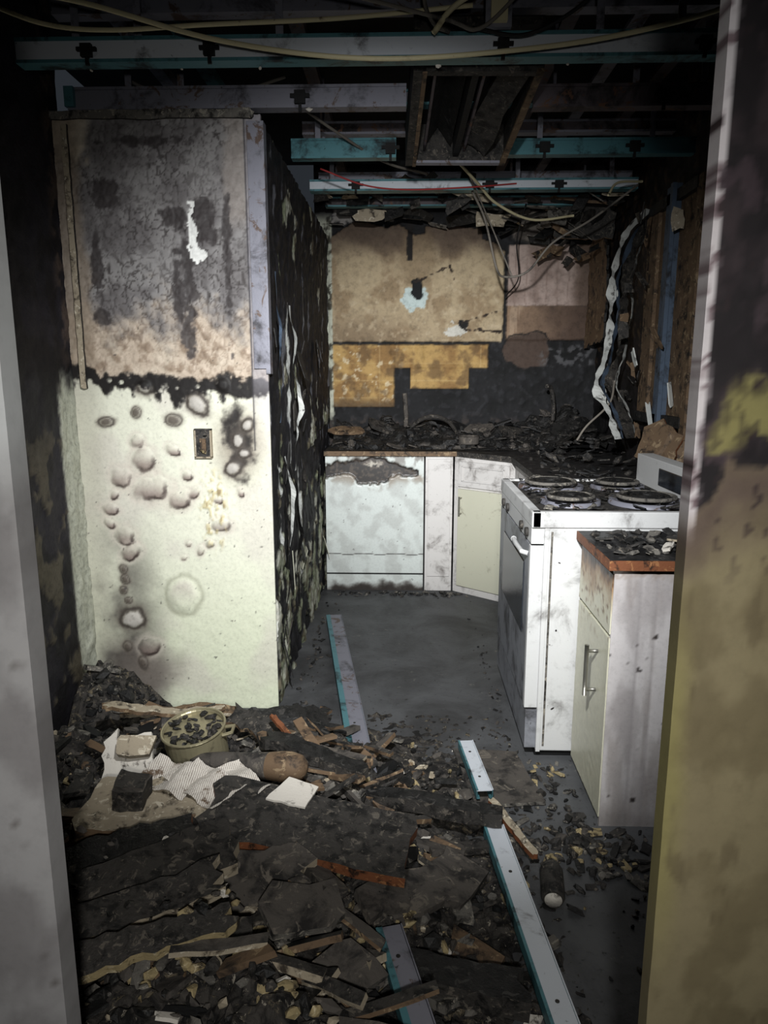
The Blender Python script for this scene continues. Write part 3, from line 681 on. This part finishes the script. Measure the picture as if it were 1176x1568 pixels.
mb=MB(); mb.box(SX0+.045,SX0+.06,SY0-.006,SY0,.03,SH-.05,'white'); mb.box(SX0+.068,SX0+.075,SY0-.002,SY0+.001,.05,SH-.06,'ash')
for z in (.2,.5,.75): mb.chunk((SX0+.10,SY0-.002,z),.006,'char',R)
fl=mb.build('side_flange')
parent('kitchen_stove',[body,top,bu,door,bg,fl,sd])

# ---- end cabinet ----
CX,CY0,CY1,CH=.615,2.03,2.41,.835
def f_end(x,z):
    n=nz(x*8,z*3,121,5); n2=nz(x*45,z*45,125,4)
    c=lerp((202,197,196),(170,164,163),sm(-.2,.4,n)); 
    for xx in (.655,.70,.745,.80): c=lerp(c,(150,144,144),.5*sm(.003,.001,abs(x-xx)))
    c=lerp(c,(120,100,84),.5*sm(.8,.835,z+.03*n2)); c=lerp(c,(46,40,38),.9*sm(.66,.76,nz(x*30,z*24,9,2)))
    c=lerp(c,(146,138,134),.5*sm(.1,.5,nz(x*14,z*2.5,127,4)))
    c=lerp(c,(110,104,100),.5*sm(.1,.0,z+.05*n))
    return c,.002*sm(.004,.0,min(abs(x-q) for q in (.655,.70,.745,.80)))*-1
e1=surf('end_panel',f_end,CX+.004,XR-.05,.0,CH,.008,lambda u,v:Vector((u,CY0,v)),(0,-1,0),.016,MPe)
mb=MB(); mb.box(CX+.02,XR-.05,CY0+.017,CY1-.012,0,CH,'white2'); e2=mb.build('carcass')
def f_dr(y,z):
    n=nz(y*9,z*9,131,5); n2=nz(y*40,z*40,135,4)
    c=(202,200,180); c=lerp(c,(132,98,66),sm(.66,.80,z+.05*n+.02*n2)*.85); c=lerp(c,(36,26,20),sm(.77,.82,z+.04*n)); c=lerp(c,(100,76,54),.8*sm(.3,.5,n2)*sm(.5,.75,z)); return c,.001*n2
e3=surf('drawer_front',f_dr,CY0+.004,CY1-.004,.635,.82,.006,lambda u,v:Vector((CX,u,v)),(-1,0,0),.018,MPe)
e4=surf('door',f_dr,CY0+.004,CY1-.004,.03,.622,.008,lambda u,v:Vector((CX,u,v)),(-1,0,0),.018,MPe)
mb=MB(); hx=CX-.035; mb.tube([(hx,2.14,z) for z in (.39,.45,.5,.56)],.007,'handle'); mb.tube([(CX,2.14,.41),(hx,2.14,.41)],.006,'handle'); mb.tube([(CX,2.14,.54),(hx,2.14,.54)],.006,'handle')
e5=mb.build('handle',True)
parent('end_base_cabinet',[e1,e2,e3,e4,e5])
mb=MB(); mb.box(CX-.015,XR-.03,CY0-.015,CY1+.005,CH+.003,CH+.033,'counter'); mb.box(CX-.018,CX-.015,CY0-.015,CY1+.005,CH+.003,CH+.033,'wood'); mb.box(CX-.018,XR-.03,CY0-.018,CY0-.015,CH+.003,CH+.033,'wood'); mb.build('end_countertop')
mb=MB(); rubble(mb,200,(CX+.02,1.2),(CY0+.02,CY1-.02),lambda x,y:CH+.034,(.006,.022),['char','char2','char','black','char','char2','ash'],R,.6,.4)
mb.plate((.80,2.12,CH+.05),.06,.03,.006,'plaster',R); mb.plate((.86,2.2,CH+.05),.07,.03,.006,'ply',R)
mb.build('end_countertop_debris')

# ---- light switch on partition ----
mb=MB(); sx,sz=-.795,1.13
mb.box(sx-.034,sx-.028,YP-.02,YP+.005,sz-.055,sz+.055,'ply'); mb.box(sx+.028,sx+.034,YP-.02,YP+.005,sz-.055,sz+.055,'ply'); mb.box(sx-.034,sx+.034,YP-.02,YP+.005,sz+.052,sz+.058,'char2'); mb.box(sx-.034,sx+.034,YP-.02,YP+.005,sz-.058,sz-.052,'ply')
mb.box(sx-.028,sx+.028,YP-.014,YP-.008,sz-.052,sz+.052,'char2'); mb.box(sx-.012,sx+.012,YP-.022,YP-.010,sz-.03,sz+.02,'woodb'); mb.chunk((sx,YP-.02,sz-.03),.016,'tan',R); mb.chunk((sx+.01,YP-.02,sz+.03),.010,'char',R)
mb.build('light_switch')
mb=MB(); mb.board(.95,.022,.014,'ply','char2',T(XL+.05,YP-.02,1.82,0,90,0)@T(0,0,0,90,0,0),R,.001,.002,40,3); mb.build('trim_1')
mb=MB(); mb.box(XS-.004,XS+.012,YP-.02,YP+.03,1.40,2.30,'steelg'); 
mb.box(XS-.05,XS-.004,YP-.02,YP-.012,1.42,2.30,'steelg'); mb.build('trim_2')
mb=MB(); mb.board(.75,.03,.012,'ash','char2',T(-.93,YP-.02,2.325,90,0,0),R,.004,.006); mb.build('trim_3')

# ---- foreground debris heap ----
def heap(x,y):
    left=sm(.30,-.35,x)
    n=nz(x*4,y*4,151,4); n2=nz(x*14,y*14,155,3)
    h=.12*left*sm(2.72,2.35,y)*(1+.45*n)+.07*left*sm(1.9,1.5,y)*(1+.5*n)
    h*= .25+.75*sm(.22,-.1,x+.25*sm(1.7,2.4,y))
    h=max(h,.2*sm(-.88,-1.2,x)*sm(2.3,2.6,y)*(1+.3*n))
    h+=.04*sm(.38,.1,x)*sm(2.45,2.2,y)*(.6+.6*n)+.022*n2*(left*.8+.2)*sm(.5,.2,x)
    return max(h,-.01)
mb=MB(); vs=[];fs=[]; NX,NY=150,150
x0,x1,y0,y1=XL+.03,.42,1.02,2.75
for j in range(NY+1):
    for i in range(NX+1):
        x=x0+(x1-x0)*i/NX;y=y0+(y1-y0)*j/NY; vs.append((x,y,heap(x,y)+.014*nz(x*45,y*45,3,3)-.004))
for j in range(NY):
    for i in range(NX):
        a=j*(NX+1)+i; fs.append((a,a+1,a+NX+2,a+NX+1))
t=NT('burnt_debris_ground'); n=t.noise(20,9,.72,.6); n2=t.noise(33,8,.7,.8); n3=t.noise(6,5,.6)
c=t.mix(t.ramp(n,.4,.6),(28,27,27),(74,70,66)); c=t.mix(t.ramp(n2,.56,.64),c,(116,106,88)); n4=t.noise(50,6,.7,.5); c=t.mix(t.ramp(n4,.61,.66),c,(170,162,148)); c=t.mix(t.ramp(n3,.54,.66),c,(32,31,30))
t.col(c); t.bump(n,.9,.02); M['ground']=t.fin(.85,0,.25)
mb.add(vs,fs,'ground')
# footprints of the big boards: keep loose rubble off them so they stay readable
FP=[(-.655,1.68,.19,.11),(-.26,1.64,.26,.11),(-.58,1.37,.20,.10),(-.70,2.12,.12,.12),(-.57,1.80,.16,.10),(-.80,1.90,.12,.10),(-.37,1.47,.13,.07)]
def free(x,y,m=0):
    for (fx,fy,fw,fh) in FP:
        if abs(x-fx)<fw+m and abs(y-fy)<fh+m: return False
    return True
R=random.Random(77)
dk=['char','char','char2','char2','ash','black','char','char2','slab','char','woodb','slab','ash']
for i in range(3000):
    y=R.uniform(1.04,2.70); x=R.uniform(XL+.07,.40)
    if x>.12 and R.random()<.6: continue
    if y>2.35 and x>-.45: 
        if R.random()<.93: continue
    if y>2.55 and -.9<x: 
        if R.random()<.85: continue
    s_=R.uniform(.005,.020)*(2.4 if R.random()<.14 else 1); z=heap(x,y)+s_*.3
    if not free(x,y): s_=min(s_,.014)
    m=R.choice(dk)
    if R.random()<.12: m=R.choice(['tan','plaster','ply','ash']); s_=min(s_,.018)
    if x<-.9 and y>2.3: m=R.choice(['char','black','ash','char','char2'])
    if R.random()<.35: mb.plate((x,y,z),s_*R.uniform(2.2,5),s_*R.uniform(.8,2.2),s_*.4,m,R)
    else: mb.chunk((x,y,z),s_,m,R,.8)
for i in range(70):
    y=R.uniform(1.1,2.3); x=R.uniform(-.95,.15); L=R.uniform(.06,.15)
    if not free(x,y,.05): continue
    mb.plate((x,y,heap(x,y)+.02),L,L*R.uniform(.25,.7),R.uniform(.006,.018),R.choice(['slab','char2','char','slab','ash','woodb']),R,Euler((R.uniform(-.5,.5),R.uniform(-.5,.5),R.uniform(0,6.3))),R.choice([None,'ply','woodb','char2']))
for i in range(90):   # burnt laths
    y=R.uniform(1.12,2.45); x=R.uniform(-1.0,-.02); L=R.uniform(.10,.28)
    if not free(x,y,.07): continue
    mb.board(L,R.uniform(.012,.035),R.uniform(.008,.018),R.choice(['char','char2','woodb','slab']),R.choice(['ply','woodb','char2','woodb']),T(x,y,heap(x,y)+R.uniform(.015,.06),R.uniform(-20,20),R.uniform(-14,14),R.uniform(-60,60)),R,.01,.003,6,1)
for (cx,cy,rr,cn) in ((-.1,1.50,.10,40),(.05,1.45,.12,50),(.02,1.85,.12,40),(.1,2.12,.10,30),(-.35,1.28,.12,50),(-.75,1.3,.1,25),(-.1,1.3,.1,50),(-.45,1.2,.1,40),(-.2,1.18,.1,40)):
    for i in range(cn):
        a=R.uniform(0,6.28);q=rr*R.random()**.6; x=cx+q*math.cos(a);y=cy+q*math.sin(a); s_=R.uniform(.006,.026)
        mb.chunk((x,y,heap(x,y)+s_*.5),s_,R.choice(['tan','ash','char2','tan','slab','char2']),R,.8)
for i in range(110):
    x=R.uniform(-.78,-.36); y=R.uniform(1.18,1.48); s_=R.uniform(.004,.018)
    mb.chunk((x,y,heap(x,y)+.10+R.uniform(0,.02)),s_,R.choice(['ash','tan','plaster','char2','char','slab','char']),R,.8)
mb.build('burnt_debris_pile')

mb=MB(); R=random.Random(78)
def on(cx,cy,rx,ry,cn,sz,ms):
    for i in range(cn):
        x=cx+R.gauss(0,rx);y=cy+R.gauss(0,ry)
        if y>2.75 and x<XS+.05: continue
        if x>.43 and y>2.4: continue
        if x>.59 and y>2.0: continue
        if y>4.46 or y<1.02 or x>1.25: continue
        s_=R.uniform(*sz)
        m=R.choice(ms)
        if R.random()<.3: mb.plate((x,y,s_*.3),s_*3,s_*1.6,s_*.3,m,R)
        else: mb.chunk((x,y,s_*.35),s_,m,R,.7)
fm=['char','char2','ash','char','tan','char2','char2','slab']
on(.50,1.95,.10,.12,150,(.006,.022),fm); on(.68,1.85,.15,.08,110,(.006,.022),fm); on(-.47,3.3,.04,.6,150,(.004,.014),['char','char2','slab'])
on(.1,4.42,.4,.03,130,(.005,.018),['char','char2','ash','char']); on(.41,3.1,.02,.5,60,(.003,.009),['char','char2','slab']); on(.15,2.2,.18,.08,120,(.005,.018),fm)
on(-.2,2.42,.15,.08,70,(.004,.014),['char','char2','slab','ash']); on(.6,1.5,.2,.25,40,(.004,.010),['char','char2','slab']); on(.5,2.3,.05,.1,60,(.005,.016),fm)
mb.build('scattered_floor_rubble')

# ---- boards & identifiable debris ----
def mk(name,fn,seed,**k):
    mb=MB(); fn(mb,random.Random(seed)); return mb.build(name,**k)
def B(name,L,W,Th,mt,me,x,y,dz,rx,ry,rz,seed,warp=.01,rag=.008,z0=None):
    z=heap(x,y)+dz if z0 is None else z0
    return mk(name,lambda m,r:m.board(L,W,Th,mt,me,T(x,y,z,rx,ry,rz),r,warp,rag),seed)
B('plywood_board',.36,.21,.024,'ply','woodb',-.655,1.68,0,5,3,6,1,z0=.275)
B('plywood_board',.40,.16,.030,'woodb','wood',-.71,1.58,0,8,-3,17,3,z0=.235)
B('charred_shelf_board',.54,.21,.030,'char2','wood',-.25,1.64,0,9,7,-8,2,z0=.250)
B('charred_shelf_board',.44,.13,.036,'char2','ply',-.58,1.37,0,14,-5,32,4,.015,.010,z0=.30)
B('charred_shelf_board',.34,.10,.026,'char','wood',-.66,1.46,.09,10,-4,20,15,.015,.010)
B('broken_plank',.40,.08,.028,'char2','ply',-.57,1.25,.10,14,-5,28,5,.015,.010)
B('broken_plank',.30,.06,.022,'char2','tan',-.47,1.16,.08,14,-5,20,26,.015,.010)
B('charred_shelf_board',.28,.14,.026,'slab','ply',-.36,1.46,.10,14,2,14,6,.02,.015)
B('broken_plank',.44,.05,.014,'woodb','ply',-.82,2.42,.06,10,-3,-4,7,.02,.01)
B('broken_plank',.40,.045,.014,'ply','woodb',-.86,2.34,.07,0,3,8,8,.02,.01)
B('broken_plank',.30,.11,.014,'char','woodb',-.40,2.38,.05,14,6,18,9,.04,.02)
B('broken_plank',.34,.08,.014,'char2','woodb',-.46,2.26,.05,10,4,-28,25,.03,.015)
B('broken_plank',.20,.018,.012,'wood','wood',-.38,2.16,.07,0,14,-48,10,.01,.004)
B('charred_timber',.62,.05,.045,'char','char2',-.02,2.00,.045,0,1,-13,11,.012,.01)
B('charred_timber',.42,.08,.05,'char','char2',.05,1.36,.03,0,4,-8,12,.015,.012)
B('charred_timber',.36,.06,.035,'char','char2',-.28,2.08,.04,0,4,-22,13,.015,.012)
mk('wood_shard',lambda m,r:m.board(.26,.024,.016,'ply','wood',T(.335,1.95,.045,0,2,-67),r,.01,.004),13)
mk('floor_plate',lambda m,r:m.ragged([(-.13,.17),(.10,.155),(.15,-.16),(-.08,-.19)],.012,'slab',T(.32,2.29,.006,0,0,0),r,.003,.03,'ash'),14)
def slabp(m,r):
    z=heap(-.83,1.95)
    m.ragged([(-.08,-.02),(.04,-.03),(.07,.05),(.05,.15),(.0,.13),(-.03,.07),(-.05,.16),(-.09,.13)],.022,'plaster',T(-.83,1.95,z+.02,50,0,8),r,.008,.02,'plaster')
    m.plate((-.82,1.98,z+.13),.11,.09,.03,'ply',r,Euler((.8,.1,.2)))
    m.ragged([(-.06,-.05),(.05,-.06),(.06,.04),(-.03,.06)],.02,'plaster',T(-.77,1.86,z+.07,25,5,-20),r,.008,.02,'plaster')
mk('drywall_fragment',slabp,15)
mk('slate_fragment',lambda m,r:m.plate((.05,1.60,heap(.05,1.60)+.03),.20,.14,.02,'slab',r,Euler((.1,.1,.4))),16)
mk('slate_fragment',lambda m,r:(m.plate((.14,1.70,heap(.14,1.7)+.03),.2,.16,.02,'slab',r,Euler((.2,.15,.9))),m.plate((.12,1.86,heap(.12,1.86)+.02),.15,.12,.015,'slab',r)),17)
mk('charred_cardboard',lambda m,r:(m.plate((-.22,1.36,heap(-.22,1.36)+.05),.18,.13,.02,'slab',r,Euler((.3,.1,.2)),'ash'),m.plate((-.12,1.26,heap(-.12,1.26)+.04),.16,.12,.02,'slab',r,Euler((.4,-.1,.7)),'ash'),m.plate((-.05,1.5,heap(-.05,1.5)+.03),.14,.10,.02,'slab',r,Euler((.2,.2,.7)))),18)
mk('floor_tile_piece',lambda m,r:m.ragged([(-.06,-.045),(.05,-.05),(.07,.03),(-.02,.05)],.006,'plaster',T(-.30,1.73,.292,9,7,-4),r,.003,.02),19)
t=NT('scorched_printed_paper'); w=t.n.new('ShaderNodeTexWave'); w.bands_direction='X'; w.inputs['Scale'].default_value=60; w.inputs['Distortion'].default_value=1.5; w.inputs['Detail'].default_value=3; w.inputs['Detail Scale'].default_value=6
t.l.new(t.tc,w.inputs['Vector']); n=t.noise(14,6,.7); c=t.mix(t.ramp(w.outputs['Fac'],.7,.9),(212,206,196),(140,128,120)); c=t.mix(t.ramp(n,.56,.66),c,(96,78,62)); t.col(c); M['paper']=t.fin(.8)
def sheets(m,r):
    for k,(x,y,rz,L,W) in enumerate(((-.64,1.77,-20,.16,.12),(-.54,1.75,-35,.20,.12),(-.45,1.78,-48,.18,.09))):
        xf=T(x,y,.310-.008*k,6,3,rz); vs=[];fs=[];n=24
        for i in range(n+1):
            for j in range(7):
                a=-L/2+L*i/n;b=-W/2+W*j/6; vs.append((a+r.uniform(-.003,.003),b+r.uniform(-.002,.002),.008*math.sin(a*60+k)+.012*nz(a*12,b*12,k,2)))
        for i in range(n):
            for j in range(6): q=i*7+j; fs.append((q,q+7,q+8,q+1))
        m.add(vs,fs,'paper',xf)
mk('scorched_booklet',sheets,20)
xp=T(-.66,2.10,heap(-.66,2.10)+.05,8,-5,0)
def pot(m,r):
    m.lathe([(0,0),(.085,0),(.095,.01),(.098,.12),(.104,.124),(.100,.128),(.094,.12),(.093,.112),(0,.114)],'metal',xp,36)
    m.torus((0,0,.125),.1,.004,'metal',36,8,xp)
    m.tube([tuple(xp@Vector(p)) for p in ((.095,-.02,.10),(.125,-.015,.105),(.125,.02,.105),(.095,.025,.10))],.006,'metal')
    for i in range(60):
        a=r.uniform(0,6.28);q=.085*r.random()**.5; p=xp@Vector((q*math.cos(a),q*math.sin(a),.118))
        m.chunk(tuple(p),r.uniform(.008,.018),r.choice(['char','char2','char','char2']),r,.6)
mk('cooking_pot',pot,21)
def pin(m,r):
    xf=T(-.46,1.96,heap(-.46,1.96)+.055,0,84,-14)
    m.lathe([(0,-.20),(.022,-.2),(.028,-.17),(.034,-.1),(.036,0),(.040,.06)],'slab',xf)
    m.lathe([(.040,.06),(.044,.10),(.045,.13),(.036,.165),(.018,.18),(0,.184)],'woodb',xf)
mk('burnt_rolling_pin',pin,22,smooth=True)
def blk(m,r):
    xf=T(-.72,1.68,.287,5,4,12)
    m.ragged([(-.045,-.035),(.04,-.04),(.05,.03),(-.035,.04)],.06,'slab',xf,r,.005,.02,'char2')
    m.ragged([(-.038,-.03),(.034,-.034),(.042,.026),(-.03,.034)],.012,'char2',xf@T(0,0,.06,4,6,0),r,.005,.02,'slab')
mk('charred_wood_block',blk,23)
mk('drink_can',lambda m,r:(m.lathe([(0,.004),(.022,.004),(.026,0),(.031,.01),(.032,.02),(.032,.1),(.026,.115),(.024,.118),(0,.115)],'char2',T(.40,1.66,.034,-84,0,-8)),m.cyl((0,0,-.001),.023,.003,'plaster',T(.40,1.66,.034,-84,0,-8))),24,smooth=True)
def stud(name,a,b,w,h,mt,ms,lip=.02):
    a=Vector(a);b=Vector(b);d=b-a;L=d.length; rz=math.degrees(math.atan2(d.y,d.x)); ry=-math.degrees(math.asin(d.z/L))
    xf=Matrix.Translation((a+b)/2)@Euler((0,math.radians(ry),math.radians(rz))).to_matrix().to_4x4()
    mb=MB(); N=14; t=.003
    for i in range(N):
        x0=-L/2+L*i/N;x1=x0+L/N
        mb.box(x0,x1,-w/2,w/2,h-t,h,mt,xf); mb.box(x0,x1,-w/2,-w/2+t,0,h,ms,xf); mb.box(x0,x1,w/2-t,w/2,0,h,ms,xf)
    mb.box(-L/2,L/2,-w/2-.001,-w/2+lip,h,h+.002,ms,xf); mb.box(-L/2,L/2,w/2-.002,w/2+.001,h,h+.002,mt,xf)
    mb.box(-L/2,L/2,w/2-.012,w/2,0,t,ms,xf); mb.box(-L/2,L/2,-w/2,-w/2+.012,0,t,ms,xf)
    for i in range(2): mb.cyl((-L/2+L*(i+.5)/2,0,h-.001),.005,.002,'char2',xf,10)
    return mb.build(name)
stud('steel_stud',(-.40,3.88,.003),(-.12,2.14,.02),.085,.04,'steelg','teal',.022)
stud('steel_stud',(.235,2.46,.02),(.27,2.12,.03),.055,.03,'steelw','teal',.006)
stud('steel_stud',(.275,1.93,.03),(.355,1.10,.045),.06,.035,'steelw','teal',.007)
stud('steel_stud',(-.03,1.42,.12),(.06,1.08,.12),.06,.035,'steelg','teal',.014)

# ---- camera ----
cam=bpy.data.cameras.new('camera'); co=bpy.data.objects.new('camera',cam); scene.collection.objects.link(co)
co.location=(0,0,1.4); co.rotation_euler=(math.radians(79),0,math.radians(1.65))
cam.sensor_fit='VERTICAL'; cam.sensor_height=36; cam.sensor_width=27; cam.lens=1110/1600*36; cam.clip_start=.02
scene.camera=co
# ---- lights ----
def spot(name,loc,tgt,e,ang,blend,rad,col):
    l=bpy.data.lights.new(name,'SPOT'); l.energy=e; l.spot_size=math.radians(ang); l.spot_blend=blend; l.shadow_soft_size=rad; l.color=col
    o=bpy.data.objects.new(name,l); scene.collection.objects.link(o); o.location=loc
    o.rotation_euler=(Vector(tgt)-Vector(loc)).to_track_quat('-Z','Y').to_euler(); return o
spot('torch_wide',(-.02,.72,1.86),(-.08,3.0,.85),370,86,1,.03,(.97,.99,1))  # main torch light, shifted into the doorway so the jambs stay dim
spot('back_fill_spot',(.0,.70,1.84),(.25,4.9,1.10),470,40,1,.03,(.98,.99,1))  # added second spot, evens out falloff toward the back wall
spot('camera_fill',(.05,-.25,1.45),(-.10,2,.70),70,96,1,.04,(1,.99,.95))  # added fill near the camera to lift door jambs and debris
w=bpy.data.worlds.new('world'); scene.world=w; w.use_nodes=True
w.node_tree.nodes['Background'].inputs[0].default_value=(.5,.58,.7,1); w.node_tree.nodes['Background'].inputs[1].default_value=.04
